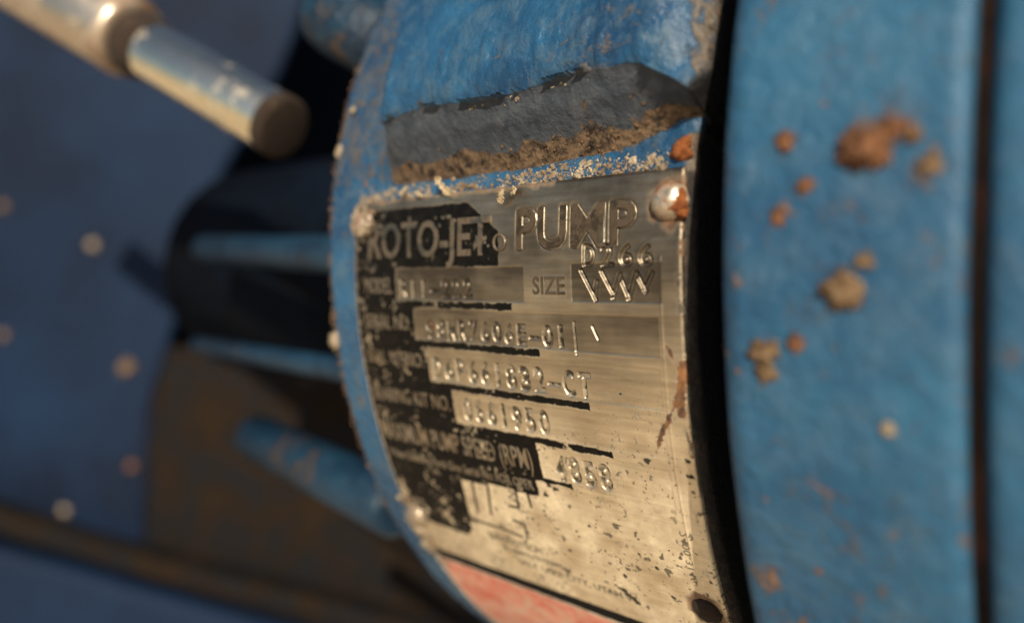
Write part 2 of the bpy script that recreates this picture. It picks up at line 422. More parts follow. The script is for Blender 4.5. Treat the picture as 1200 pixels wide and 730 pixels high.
# flange ring
prof = [(115.2, 100), (115.2, 150), (115.2, 164), (115.2, 168.2), (115.6, 170.0), (116.5, 171.4), (118.0, 172.1)] + \
       [(x, 172.4) for x in np.linspace(119, 146.0, 42)] + [(147.2, 172.2), (147.9, 171.7), (148.2, 171.0), (148.3, 168), (148.3, 150)]
fl = revolve_x('flange_ring', prof, 'flange', None, 1400, .30, 9)
aa = np.linspace(-math.pi, math.pi, 1401); Uf = np.repeat(np.array(prof)[None, :, 0], 1401, 0); Sf = np.repeat(((PHI0 - aa) * R)[:, None], len(prof), 1)
st_ = np.zeros_like(Uf)
for (a_, b_, r_, w_) in ((137, 4.2, 5.5, .7), (134, 21, 4.5, .55), (123, 30.5, 4, .6), (125.8, 3, 3.5, .55), (125.3, 12, 3.5, .62), (144, 7.5, 4.5, .6), (129, 8.5, 3, .55),
                         (141, 3, 3.5, .6), (127.8, 27.7, 2.5, .6), (136, 17, 3, .45), (131, 30, 4, .4), (120, 62, 5, .62), (124, 70, 6, .58), (129, 78, 6, .52), (121, -15, 5, .5), (133, 12, 5, .5), (126, 48, 4, .5), (138, 55, 5, .42), (131, -8, 6, .45), (119, 20, 3, .55), (143, 24, 4, .42)):
    st_ = np.maximum(st_, w_ * np.exp(-(((Uf - a_) / r_) ** 2 + ((Sf - b_) / r_) ** 2)))
st_ = np.maximum(st_, .40 * sstep(117.5, 116, Uf)); st_ = np.maximum(st_, .42 * sstep(145.5, 148, Uf))
at_ = fl.data.attributes.new('dirt', 'FLOAT', 'POINT'); at_.data.foreach_set('value', (st_ - .08).astype(np.float32).ravel())
adopt(fl)
adopt(revolve_x('gasket', [(148.25, 150), (148.25, 169.6), (148.6, 170.6), (149.4, 170.9), (150.2, 170.5), (150.45, 169.6), (150.45, 150)], 'gasket', None, 500, .25, 14))
prof = [(150.4, 150), (150.4, 168), (150.5, 171.2), (150.9, 172.2), (151.7, 172.8)] + [(x, 173) for x in np.linspace(153, 168, 16)] + \
       [(185, 173), (200, 173), (214, 171), (218, 165), (219, 150), (219, 60), (219, 1)]
adopt(revolve_x('end_cover', prof, 'flange', None, 500, .2, 27))
# lug on the rim, upper left
bm = bmesh.new()
c0 = at(418, 34, 236); c1 = at(362, 2, 246)
lathe(bm, c0, c1, [(-16, 6), (-16, 9.0), (-13, 11.4), (0, 12), (9, 11.9), (13, 11.0), (15.5, 9.0), (16, 5.5), (16, .3)], 48, .10, 3)
lug = adopt(bm_obj('lug', bm, 'bar'))
lug['label'] = 'rounded grey blue lug on the casing rim'

# ------------------------------------------------------------------ nameplate
PW, PH = 100.0, 103.4
def text_mesh(body, bold=0.0, res=3):
    cu = bpy.data.curves.new('text_tmp', 'FONT'); cu.body = body; cu.size = 1; cu.resolution_u = res
    cu.offset = bold; cu.fill_mode = 'FRONT'
    o = bpy.data.objects.new('text_tmp', cu); C.objects.link(o)
    bpy.context.view_layer.update()
    dg = bpy.context.evaluated_depsgraph_get()
    me = o.evaluated_get(dg).to_mesh()
    v = np.array([x.co[:2] for x in me.vertices]); me.calc_loop_triangles()
    tr = np.array([t_.vertices[:] for t_ in me.loop_triangles])
    polys = [list(p_.vertices) for p_ in me.polygons]
    o.evaluated_get(dg).to_mesh_clear()
    bpy.data.objects.remove(o); bpy.data.curves.remove(cu)
    return v, tr, polys
def fit_text(body, u0, u1, s0, s1, bold=0.0, skew=0.0, cap=None):
    """returns (u, s) verts fitted to the box and triangles"""
    v, tr, _ = text_mesh(body, bold)
    x0, x1 = v[:, 0].min(), v[:, 0].max(); y0, y1 = (0, .70) if cap is None else cap
    u = u0 + (v[:, 0] - x0) / (x1 - x0) * (u1 - u0)
    s = s1 - (v[:, 1] - y0) / (y1 - y0) * (s1 - s0)
    u = u + skew * (s1 - s)
    return np.stack([u, s], -1), tr
# height and colour masks of the plate, rasterised at 0.05 mm
RES = .05
NU, NS = int(PW / RES), int(PH / RES)
def raster(tris, out):
    for t_ in tris:
        x = t_[:, 0] / RES; y = t_[:, 1] / RES
        x0, x1 = int(max(0, x.min())), int(min(NU - 1, math.ceil(x.max()))); y0, y1 = int(max(0, y.min())), int(min(NS - 1, math.ceil(y.max())))
        if x1 < x0 or y1 < y0: continue
        X, Y = np.meshgrid(np.arange(x0, x1 + 1) + .5, np.arange(y0, y1 + 1) + .5)
        def e(a, b): return (x[b] - x[a]) * (Y - y[a]) - (y[b] - y[a]) * (X - x[a])
        e0, e1, e2 = e(0, 1), e(1, 2), e(2, 0)
        k_ = ((e0 >= 0) & (e1 >= 0) & (e2 >= 0)) | ((e0 <= 0) & (e1 <= 0) & (e2 <= 0))
        out[y0:y1 + 1, x0:x1 + 1] |= k_
def blur(a, mm_):
    r = max(1, int(round(mm_ / RES)))
    a = a.astype(np.float32)
    for _ in range(2):
        for ax in (0, 1):
            pad = [(0, 0), (0, 0)]; pad[ax] = (r + 1, r)
            c = np.cumsum(np.pad(a, pad, mode='edge'), axis=ax, dtype=np.float64)
            n_ = a.shape[ax]
            hi = np.take(c, np.arange(2 * r + 1, 2 * r + 1 + n_), axis=ax); lo = np.take(c, np.arange(0, n_), axis=ax)
            a = ((hi - lo) / (2 * r + 1)).astype(np.float32)
    return a
def stroke_tris(pts, w):
    out = []
    for (a, b_) in zip(pts[:-1], pts[1:]):
        a = np.array(a, float); b_ = np.array(b_, float); d = b_ - a; L = np.hypot(*d); d /= L; nrm = np.array([-d[1], d[0]]) * w / 2
        a = a - d * w * .3; b_ = b_ + d * w * .3
        out += [np.array([a + nrm, b_ + nrm, b_ - nrm]), np.array([a + nrm, b_ - nrm, a - nrm])]
    return out
stamp = np.zeros((NS, NU), bool)
def stamp_text(body, u0, u1, s0, s1, bold=.034, jit=.18):
    """each character struck separately, a little out of line"""
    n_ = len(body); cw = (u1 - u0) / n_
    for i_, ch in enumerate(body):
        if ch == ' ': continue
        a_ = u0 + i_ * cw; ww = cw * .76
        if ch in '1I': a_ += cw * .2; ww = cw * .30
        dy = random.uniform(-jit, jit)
        if ch == '-':
            raster(stroke_tris([(a_, (s0 + s1) / 2 + .6), (a_ + ww, (s0 + s1) / 2 + .7)], .8), stamp); continue
        v, tr = fit_text(ch, a_, a_ + ww, s0 + dy, s1 + dy, bold, random.uniform(-.03, .03), cap=(0, .70))
        raster(v[tr], stamp)
stamp_text('R11-222', 19.6, 46.5, 20.3, 24.5)
stamp_text('98MR7606E-01', 28.5, 73.5, 29.9, 34.4)
stamp_text('D6P661832-CT', 29.2, 78.6, 39.3, 44.5)
stamp_text('0661950', 37.6, 65.8, 48.9, 54.3)
stamp_text('4858', 64.0, 80.3, 59.2, 65.0)
raster(stroke_tris([(74.7, 28.9), (74.9, 35.6)], .45), stamp)
raster(stroke_tris([(79.2, 29.5), (80.6, 32.3)], .5), stamp)
deep = np.zeros((NS, NU), bool)
for i_, ch in enumerate('D266'):
    v, tr = fit_text(ch, 77.6 + i_ * 4.4, 80.6 + i_ * 4.4, 13.3 + .15 * i_, 17.7, .02); raster(v[tr], deep)
for a_, b_ in (((77.0, 18.4), (80.6, 24.4)), ((80.2, 24.0), (80.9, 20.6)), ((82.0, 18.6), (84.5, 22.8)), ((84.6, 24.0), (86.4, 19.2)),
               ((86.6, 20.0), (88.4, 24.0)), ((88.2, 24.2), (90.0, 19.0)), ((90.2, 19.0), (92.2, 22.6)), ((91.8, 22.4), (93.6, 19.0))):
    raster(stroke_tris([a_, b_], .75), deep)
label_r = np.zeros((NS, NU), bool)
for body, a_, b_, c_, d_ in (('SIZE', 64.2, 73.0, 19.7, 23.3), ('PUMP', 59.5, 90.0, 5.2, 13.8), ('ENVIROTECH', 33.6, 51.5, 87.6, 89.7),
                             ('PUMPSYSTEMS', 37.5, 57.0, 91.2, 92.6), ('SALT LAKE CITY, UTAH', 41.0, 73.0, 94.2, 96.0)):
    if body == 'PUMP': continue
    v, tr = fit_text(body, a_, b_, c_, d_, .035); raster(v[tr], label_r)
v, tr = fit_text('2400-3146', 0, 12.5, 0, 1.7, .01)
vert = np.stack([93.6 + (v[:, 1]), 70.8 + v[:, 0]], -1); raster(vert[tr], label_r)
title_r = np.zeros((NS, NU), bool)
TITLE = [('ROTO-JET', 7.0, 51.8, 6.2, 14.7), ('PUMP', 59.6, 90.0, 5.3, 13.8)]
for body, a_, b_, c_, d_ in TITLE:
    v, tr = fit_text(body, a_, b_, c_, d_, .022); raster(v[tr], title_r)
logo = np.zeros((NS, NU), bool)
for pts in ([(34.4, 72.2), (32.8, 81.6)], [(39.9, 72.2), (37.8, 81.0)], [(49.6, 70.6), (48.9, 76.3), (45.5, 76.5)], [(53.3, 70.9), (53.3, 75.0)],
            [(45.2, 80.9), (48.8, 81.2), (48.2, 85.5)], [(29.4, 84.6), (41.0, 85.0), (46.5, 85.8)], [(30.5, 71.7), (40, 71.6)]):
    raster(stroke_tris(pts, .8), logo)
ug = (np.arange(NU) + .5) * RES; sg = (np.arange(NS) + .5) * RES
UG, SG = np.meshgrid(ug, sg)
# enamel region: signed distance like fields of boxes, union, ragged with noise
rag = .42 * fnoise(UG, SG, 2.2, 61, 4) + .10 * vnoise(UG, SG, .35, 66)
def box(u0, u1, s0, s1): return np.minimum(np.minimum(UG - u0, u1 - UG), np.minimum(SG - s0, s1 - SG))
sdf = np.full_like(UG, -9)
for u0, u1, s0, s1 in ((1.4, 54.2, 2.6, 17.4), (1.2, 18.1, 16.5, 26), (1.2, 57.8, 25.4, 27.2), (1.2, 24.4, 26, 36), (1.2, 64.9, 35.1, 36.9),
                       (1.2, 27.8, 36, 46), (1.2, 76.8, 45.5, 47.3), (1.2, 34.8, 46, 56), (1.2, 81.0, 55.6, 57.2), (1.2, 59.9, 56.5, 66.4),
                       (1.2, 68.0, 65.7, 66.9), (1.2, 57.2, 66, 71.3)):
    sdf = np.maximum(sdf, box(u0, u1, s0, s1))
blob = np.minimum(np.minimum(UG - 1.2, 91.2 - SG), np.minimum(30.4 - .12 * (SG - 72) - UG, (30 - UG) * .75 + (92.5 - SG) * .62 - 4.5))
blob = np.minimum(blob, SG - 66)
sdf = np.maximum(sdf, blob)
corner = (UG - 46) * .7 + (5.2 - SG)      # worn corner at the end of the title panel
sdf = np.minimum(sdf, np.where(SG < 16, -(corner) + 1.2, 9))
sdf = sdf + rag * np.clip(1 - np.abs(sdf) / 3, .3, 1)
wear = fnoise(UG, SG, 5.0, 71, 5)
spk = fnoise(UG, SG, .9, 72, 3)
inkm = sstep(-.06, .10, sdf)
lowleft = sstep(66, 72, SG) * (UG < 34)
wearmask = sstep(.27, .36, wear * .5 + spk * .55 + .13 * lowleft + .10 * sstep(9, 2, UG) + .05 * (SG < 16) - .09)
inkm = inkm * (1 - .92 * wearmask)
fieldbox = np.zeros_like(UG)
for u0, u1, s0, s1 in ((18.3, 61.4, 17.6, 25.1), (74.6, 95.6, 17.2, 24.7), (24.6, 94.6, 27.4, 34.9), (28.0, 94.4, 37.2, 45.3),
                       (35.0, 94.2, 47.6, 55.3), (60.1, 94.0, 57.4, 65.6)):
    fieldbox = np.maximum(fieldbox, sstep(-.15, .15, box(u0, u1, s0, s1)) * (1 if u0 < 60 and s0 < 30 or u0 > 70 else .35))
outl = lambda a_, w_: np.clip(blur(a_, w_) * 2.4, 0, 1) * (1 - a_)
ring_small = outl(label_r, .22); ring_title = outl(title_r, .5)
inkm = np.maximum(inkm, logo.astype(float))
inkm = np.maximum(inkm, .85 * ring_small * (SG < 30)); 
inkm = np.maximum(inkm, .85 * blur(label_r, .06) * (SG > 70))
st_b = blur(stamp, .09); dp_b = blur(deep, .16)
inkm = np.maximum(inkm, .92 * sstep(.35, .8, st_b) * (.45 + .55 * sstep(-.4, .25, spk)))  # stamped strokes darkened, their recess shade painted into the mask
inkm = np.maximum(inkm, .6 * sstep(.4, .8, dp_b) * sstep(-.3, .3, spk))
inkm = np.maximum(inkm, .75 * ring_title * (UG > 55) * sstep(-.5, .1, wear))
# pits and specks
specks = sstep(.44, .52, fnoise(UG, SG, 1.7, 81, 3)) * sstep(60, 75, SG) * .85
specks = np.maximum(specks, .8 * sstep(.42, .5, fnoise(UG, SG, .8, 181, 3)) * sstep(-.1, .3, fnoise(UG, SG, 14, 182, 2)) * sstep(20, 60, SG))
specks = np.maximum(specks, .8 * sstep(.30, .42, fnoise(UG, SG, 1.6, 183, 4)) * sstep(97.6, 99.4, UG + .8 * fnoise(UG, SG, 3, 184)))
for (a_, b_, r_) in ((62.6, 68, 1.0), (59.4, 70.3, 1.1), (61, 67.6, .8), (57.2, 76.4, .5), (56.6, 87.6, .5), (61.6, 85.3, .6), (75.6, 94.7, 1.9), (74, 93.2, 1.2),
                     (77.0, 95.8, 1.2), (85.9, 82.4, .6), (84.5, 42.9, .55), (89, 56.3, 1.0), (98.2, 54.6, .8), (98.4, 57.9, .9), (76, 88, .8), (82, 80, .5),
                     (70, 76, .5), (66, 80, .4), (79, 72, .4), (88, 90, .8)):
    d_ = np.hypot(UG - a_, (SG - b_) * 1.2) + .45 * r_ * vnoise(UG, SG, .6, 83)
    specks = np.maximum(specks, sstep(r_, r_ * .6, d_))
rustm = np.zeros_like(UG)
# stain running down the right edge
for (a_, b_), (c_, d_), w_ in (((99.3, 36), (98.0, 45), 1.3), ((98.0, 42), (93.2, 50), .75), ((93.2, 50), (91.6, 54), .55), ((96.5, 33), (99, 38), .7)):
    dx, dy = c_ - a_, d_ - b_; tq = np.clip(((UG - a_) * dx + (SG - b_) * dy) / (dx * dx + dy * dy), 0, 1)
    dd = np.hypot(UG - a_ - tq * dx, SG - b_ - tq * dy) + .9 * fnoise(UG, SG, 1.2, 91, 3)
    rustm = np.maximum(rustm, sstep(w_ + .1, w_ - .5, dd))
rustm = np.maximum(rustm, .8 * sstep(.34, .5, fnoise(UG, SG, 2.4, 95, 4)) * sstep(99.3, 100, UG + .6))
rustm = np.maximum(rustm, sstep(5.8, 3.2, np.hypot(UG - 97.5, SG - 6.6) + 1.6 * fnoise(UG, SG, 2, 96, 3)) * .9)
rustm = np.maximum(rustm, sstep(5.0, 3.6, np.hypot(UG - 95.3, SG - 90.6) + 1.2 * fnoise(UG, SG, 2, 97, 3)) * .9)
rustm = np.maximum(rustm, .8 * sstep(1.6, .6, np.hypot(UG - 30.5, SG - 31.5)))
edge = np.minimum(np.minimum(UG, PW - UG), np.minimum(SG, PH - SG))
rustm = np.maximum(rustm, .55 * sstep(1.4, .3, edge + .8 * fnoise(UG, SG, 2.5, 98, 3)) * (UG < 70))
inkm = np.maximum(inkm, specks * .95)
tarn = np.clip(.26 * fieldbox * sstep(50, 30, SG) + .76 * sstep(66, 8, SG) + .30 * fnoise(UG, SG, 11, 101, 4) + .12 * fnoise(UG * .15, SG, 1.2, 102, 3), 0, 1)  # blotchy tarnish, with the dim upper reflection painted in as darkening
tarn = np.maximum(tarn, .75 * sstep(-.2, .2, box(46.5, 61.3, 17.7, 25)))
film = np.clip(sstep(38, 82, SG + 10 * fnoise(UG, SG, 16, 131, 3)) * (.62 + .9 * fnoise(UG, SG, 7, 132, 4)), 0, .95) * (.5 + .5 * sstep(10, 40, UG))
# height
hgt = -.40 * st_b + .09 * np.clip(blur(stamp, .42) - st_b, 0, 1) * 1.6
hgt += -.62 * dp_b + .30 * np.clip(blur(deep, .5) - dp_b, 0, 1) * 1.5
hgt += .10 * blur(label_r, .08)
hgt += -.13 * blur(fieldbox > .3, .12) - .06 * blur(inkm > .5, .1)
hgt += .22 * blur(title_r, .14) * (UG < 56) + (.12 * blur(title_r, .14) - .26 * blur(outl(title_r, .35) > .4, .12)) * (UG >= 56)
fr = np.abs(UG - 95.4 - .0) < .22
hgt += .16 * blur(fr & (SG > 16) & (SG < 100), .12)
hgt += .20 * fnoise(UG, SG, 26, 111, 2) + .035 * fnoise(UG, SG, 3.2, 112, 3) + .014 * fnoise(UG, SG, .5, 113, 2)
hgt += -.5 * sstep(1.0, 0, edge) ** 2
for a_, b_ in ((4.1, 5.6), (97.0, 6.2), (95.3, 90.6), (4.2, 90.5)):
    dd = np.hypot(UG - a_, SG - b_); hgt += -.45 * np.exp(-(dd / 5.2) ** 2)
hgt -= .25 * np.exp(-((UG - 58) ** 2 + (SG - 3) ** 2) / 60) * (1 + .5 * vnoise(UG, SG, 3, 120))
STEP = 3
def down(a_):
    h_, w_ = (a_.shape[0] // STEP) * STEP, (a_.shape[1] // STEP) * STEP
    return a_[:h_, :w_].reshape(h_ // STEP, STEP, w_ // STEP, STEP).mean((1, 3))
UGd, SGd, Hd, Id, Rd, Td = map(down, (UG, SG, hgt, inkm, rustm, tarn))
# fold a skirt round the sheet so it has thickness
def skirt(a_, kind):
    p_ = np.pad(a_, 1, mode='edge')
    if kind == 'h': p_[0] = p_[-1] = -1.4; p_[:, 0] = p_[:, -1] = -1.4
    return p_
Up, Sp, Hp = skirt(UGd, 'u'), skirt(SGd, 's'), skirt(Hd, 'h')
nrow, ncol = Up.shape
Hplate = Hd
V = P_arr(Up, Sp, Hp).reshape(-1, 3)
plate = link_mesh('nameplate', V, grid_faces(nrow, ncol)[:, ::-1], 'plate', None,
                  attrs=dict(ink=skirt(Id, 'x'), film=skirt(down(film), 'x'), rust=skirt(Rd, 'x'), tarnish=skirt(Td, 'x')))
adopt(plate)
plate['label'] = 'curved metal nameplate with worn black enamel and stamped numbers'
def plate_h(u, s):
    i_ = np.clip((np.asarray(s) / (RES * STEP)).astype(int), 0, Hplate.shape[0] - 1); j_ = np.clip((np.asarray(u) / (RES * STEP)).astype(int), 0, Hplate.shape[1] - 1)
    return Hplate[i_, j_]
def lettering(name, body, u0, u1, s0, s1, bold=-.004, h=.16, mat='letter', cap=None, split=None):
    v, tr = fit_text(body, u0, u1, s0, s1, bold, cap=cap)
    base = plate_h(v[:, 0], v[:, 1])
    m_ = float(np.median(base))
    top = P_arr(v[:, 0], v[:, 1], base * .5 + m_ * .5 + h); bot = P_arr(v[:, 0], v[:, 1], base * 0 + m_ - .25)
    ed = {}
    for t_ in tr:
        for a_, b_ in ((t_[0], t_[1]), (t_[1], t_[2]), (t_[2], t_[0])):
            key = (min(a_, b_), max(a_, b_)); ed[key] = None if key in ed else (a_, b_)
    nv = len(v); faces = [tuple(int(x) for x in t_) for t_ in tr]
    for e_ in ed.values():
        if e_: faces.append((int(e_[1]), int(e_[0]), int(e_[0]) + nv, int(e_[1]) + nv))
    o = link_mesh(name, np.concatenate([top, bot]), faces, mat, None, smooth=False)
    adopt(o, plate); o['label'] = 'raised lettering reading ' + body if len(body) > 3 else 'raised mark'
    return o
lettering('title_lettering', 'ROTO-JET', 7.0, 51.8, 6.2, 14.7, .016, .30, 'title')
lettering('title_lettering', 'PUMP', 59.6, 90.0, 5.3, 13.8, .012, .24, 'dull')
lettering('line_lettering', 'MODEL', 5.0, 16.3, 19.8, 23.8)
lettering('line_lettering', 'SIZE', 64.2, 73.0, 19.7, 23.3, .012, .12, 'dull')
lettering('line_lettering', 'SERIAL NO.', 4.0, 22.8, 29.2, 32.9)
lettering('line_lettering', 'SEAL KIT NO.', 3.4, 26.2, 38.6, 42.2)
lettering('line_lettering', 'BEARING KIT NO.', 3.0, 33.4, 48.9, 52.7)
lettering('line_lettering', 'MAXIMUM PUMP SPEED (RPM)', 2.6, 57.6, 58.9, 64.2, .004)
lettering('line_lettering', 'When Ordering Parts Give Serial No. FOR OPER', 3.0, 56.0, 67.2, 69.8, .0)

# registered mark ring at the end of the title
def torus(name, ctr, nrm, R0, r0, mat, parent):
    bm = bmesh.new(); x, y, z = frame_of(nrm); seg, k2 = 28, 8; V_ = []
    for i_ in range(seg):
        a = 2 * math.pi * i_ / seg; d = x * math.cos(a) + y * math.sin(a)
        V_.append([bm.verts.new(ctr + (d * (R0 + r0 * math.cos(q * 2 * math.pi / k2)) + z * r0 * math.sin(q * 2 * math.pi / k2)) * MM) for q in range(k2)])
    for i_ in range(seg):
        for q in range(k2): bm.faces.new((V_[i_][q], V_[(i_ + 1) % seg][q], V_[(i_ + 1) % seg][(q + 1) % k2], V_[i_][(q + 1) % k2]))
    return adopt(bm_obj(name, bm, mat), parent)
nrm = (P(54.5, 12, 5) - P(54.5, 12, 0))
torus('registered_mark', P(54.6, 12.2, .1), nrm, 1.7, .35, 'title', plate)

# rivets: a domed head on a flared washer lip, dented
def rivet(u, s, r, hh, mat, seed, dirtmat=None):
    bm = bmesh.new()
    p0 = P(u, s, -.9); p1 = P(u, s, 5)
    prof = [(0, r * 1.05), (.35, r * 1.04), (.6, r * .98)] + [(.6 + hh * math.sin(a), r * .96 * math.cos(a)) for a in np.linspace(.12, 1.5, 9)]
    lathe(bm, p0, p1, prof, 32, .12, seed)
    for v in bm.verts:
        nn = mnoise.noise(v.co * 900 + Vector((seed, 0, 0))); v.co += (v.co - p0).normalized() * nn * .00022
    return adopt(bm_obj('rivet', bm, mat), plate)
rivet(4.1, 5.6, 3.4, 2.2, 'rivet', 1)['label'] = 'rivet crusted with pale grit'
rivet(96.9, 6.2, 3.7, 2.5, 'rivet', 5)['label'] = 'shiny rivet with orange rust on one side'
rivet(95.3, 90.9, 3.3, 1.4, 'collar', 9)['label'] = 'dark rusted rivet at the lower corner'
rivet(4.2, 90.5, 3.2, 2.2, 'rivet', 13)['label'] = 'rivet half buried in grit'

# red sticker; its black top band also paints in the plate's shadow
def strip(name, u0, u1, s0, s1, h, mat, th=.6, nu=120, ns=24, bumpy=.0, edge_=None, parent=None):
    U_, S2 = np.meshgrid(np.linspace(u0, u1, nu), np.linspace(s0, s1, ns))
    if edge_ is not None: S2 = S2 + edge_ * fnoise(U_, S2 * 0, 4, 77)
    Hh = np.full_like(U_, h) + bumpy * fnoise(U_, S2, 4, 78)
    Up_, Sp_, Hp_ = np.pad(U_, 1, mode='edge'), np.pad(S2, 1, mode='edge'), np.pad(Hh, 1, mode='edge')
    Hp_[0] = Hp_[-1] = h - th; Hp_[:, 0] = Hp_[:, -1] = h - th
    o = link_mesh(name, P_arr(Up_, Sp_, Hp_).reshape(-1, 3), grid_faces(ns + 2, nu + 2)[:, ::-1], mat)
    return adopt(o, parent or pump)
sticker = strip('warning_sticker', 1.5, 96, 107.6, 165, -.45, 'sticker', .5, 200, 120, .06)
sticker['label'] = 'faded red sticker below the nameplate'
strip('sticker_border', .6, 97, 106.9, 107.9, -.38, 'white', .6, 200, 6, .04, .15, sticker)
strip('sticker_border', .6, 1.9, 107.9, 165, -.38, 'white', .6, 8, 120, .04, None, sticker)
strip('sticker_border', 2.0, 98, 103.75, 107.0, -.30, 'black', .7, 200, 8, .05, .2, sticker)['label'] = 'black edge band of the sticker'

# ------------------------------------------------------------------ bearing frame behind, left
def extrude_poly(name, pts2, d0, d1, mat, bev=6, parent=None):
    """pts2: photo-plane outline taken at view depth d0 (mm); a solid reaching back to d1 along the drum axis direction"""
    bm = bmesh.new()
    front = [bm.verts.new(at(x, y, d0)) for x, y in pts2]
    off = Vector((-1, .12, 0)) * (d1 - d0) * MM
    back_ = [bm.verts.new(v.co + off) for v in front]
    ff = bm.faces.new(front); bm.faces.new(back_[::-1])
    for i_ in range(len(front)):
        j_ = (i_ + 1) % len(front); bm.faces.new((front[i_], back_[i_], back_[j_], front[j_]))
    bmesh.ops.recalc_face_normals(bm, faces=bm.faces)
    bmesh.ops.bevel(bm, geom=list(bm.edges) , offset=bev * MM, segments=4, affect='EDGES', profile=.5)
    return adopt(bm_obj(name, bm, mat), parent or pump)
# big blue frame wall
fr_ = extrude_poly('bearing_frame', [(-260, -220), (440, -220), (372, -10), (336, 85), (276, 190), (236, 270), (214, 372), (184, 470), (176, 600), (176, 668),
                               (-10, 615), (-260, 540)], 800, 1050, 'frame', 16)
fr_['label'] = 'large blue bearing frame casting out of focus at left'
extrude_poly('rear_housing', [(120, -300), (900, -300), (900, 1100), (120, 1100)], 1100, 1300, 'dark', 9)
# base shelf under it
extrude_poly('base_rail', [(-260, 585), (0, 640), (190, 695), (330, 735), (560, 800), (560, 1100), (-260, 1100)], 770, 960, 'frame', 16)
extrude_poly('drip_lip', [(-260, 528), (-20, 590), (160, 648), (300, 684), (540, 745), (540, 772), (300, 712), (160, 676), (-20, 622), (-260, 560)], 755, 850, 'grime', 9)
# dark hub and shaft cover between the frame and the casing
revol = lambda name, prof, mat, j_=.6: adopt(revolve_x(name, prof, mat, None, 120, j_, 33))
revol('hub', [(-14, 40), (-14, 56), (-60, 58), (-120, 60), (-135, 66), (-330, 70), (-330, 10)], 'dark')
# grimy lower cradle
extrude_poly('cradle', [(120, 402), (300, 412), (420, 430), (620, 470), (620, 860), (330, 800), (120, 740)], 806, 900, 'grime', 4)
def bar(name, a, b, r, mat, label=None, prof=None):
    bm = bmesh.new(); L = (b - a).length / MM
    lathe(bm, a, b, prof or [(0, r * .5), (0, r * .85), (r * .15, r), (L - r * .15, r), (L, r * .85), (L, r * .5)], 40, .03, 2)
    o = adopt(bm_obj(name, bm, mat));
    if label: o['label'] = label
    return o
bar('tie_bar', at(232, 404, 420), at(420, 436, 258), 4.4, 'bar', 'blue tie bar with a bright wet edge')
bar('tie_bar', at(300, 512, 370), at(468, 596, 262), 10.5, 'bar', 'thick lower blue tie bar')
bar('cross_pin', at(240, 292, 400), at(430, 300, 258), 7.0, 'bar', 'dark blue pin crossing the black gap')
FS = 'pale mud spots on the blue bearing frame'
for px, py, r, mt, lab in ((108, 287, 4.5, 'crust', 'small pale round mud spot on the blurred blue frame, upper left of the black gap'), (76, 598, 4.5, 'crust', 'small pale mud spot low on the blurred frame, just above the brown ledge'),
                           (150, 430, 7, 'clay', 'tan mud spot on the frame near the end of the upper tie bar'), (4, 242, 4.5, 'clay', 'brown mud spot at the left edge of the picture, upper half'),
                           (5, 392, 4.5, 'clay', 'tan mud spot at the left edge of the picture, middle'), (155, 545, 5, 'rustmud', 'dull brown mud spot on the frame beside the grimy cradle')):
    bm = bmesh.new(); clump_bm(bm, Vector((0, 0, 0)), Vector((1, -.3, 0)), r, int(px), .5, 3, .6, 2)
    o = bm_obj('mud_spot', bm, mt); o.location = at(px, py, 798); tag(o, lab, 'mud', FS)

# ------------------------------------------------------------------ steel rod, upper left
rod = empty('steel_rod', at(180, 66, 285))
tag(rod, 'shiny round steel rod with a thicker stained sleeve crossing the upper left corner', 'rod')
bpy.context.view_layer.update()
a, b = at(176, 60, 290), at(335, 152, 262)
L = (b - a).length / MM
bm = bmesh.new(); lathe(bm, a, b, [(-10, 8), (0, 10.6), (4, 11.0), (L - 3, 11.0), (L - 1.2, 10.5), (L - .8, 8), (L - .8, .5)], 64, .0)
adopt(bm_obj('shaft', bm, 'rod'), rod)
bm = bmesh.new(); lathe(bm, a, b, [(L - 5.5, 10.7), (L - 5.0, 11.25), (L - 1.2, 11.2), (L - .2, 10.4), (L, 9.4), (L, .5)], 48, .03)  # brown end cap, darkened to paint in the tip's shade
adopt(bm_obj('worn_tip', bm, 'collar'), rod)
bm = bmesh.new(); lathe(bm, a, b, [(-8, 10), (-8, 12.2), (-6, 12.6), (-3, 12.6), (-1.0, 12.2), (1.5, 11.7), (3.2, 11.2), (3.2, 9)], 64, .03)
adopt(bm_obj('collar', bm, 'collar'), rod)
a2, b2 = at(-330, -235, 390), at(158, 49, 293)
L = (b2 - a2).length / MM
bm = bmesh.new(); lathe(bm, a2, b2, [(0, 10), (0, 15.5), (L - 3, 15.5), (L - 1, 14.8), (L, 13.4), (L, 8)], 64, .015)
adopt(bm_obj('sleeve', bm, 'sleeve'), rod)

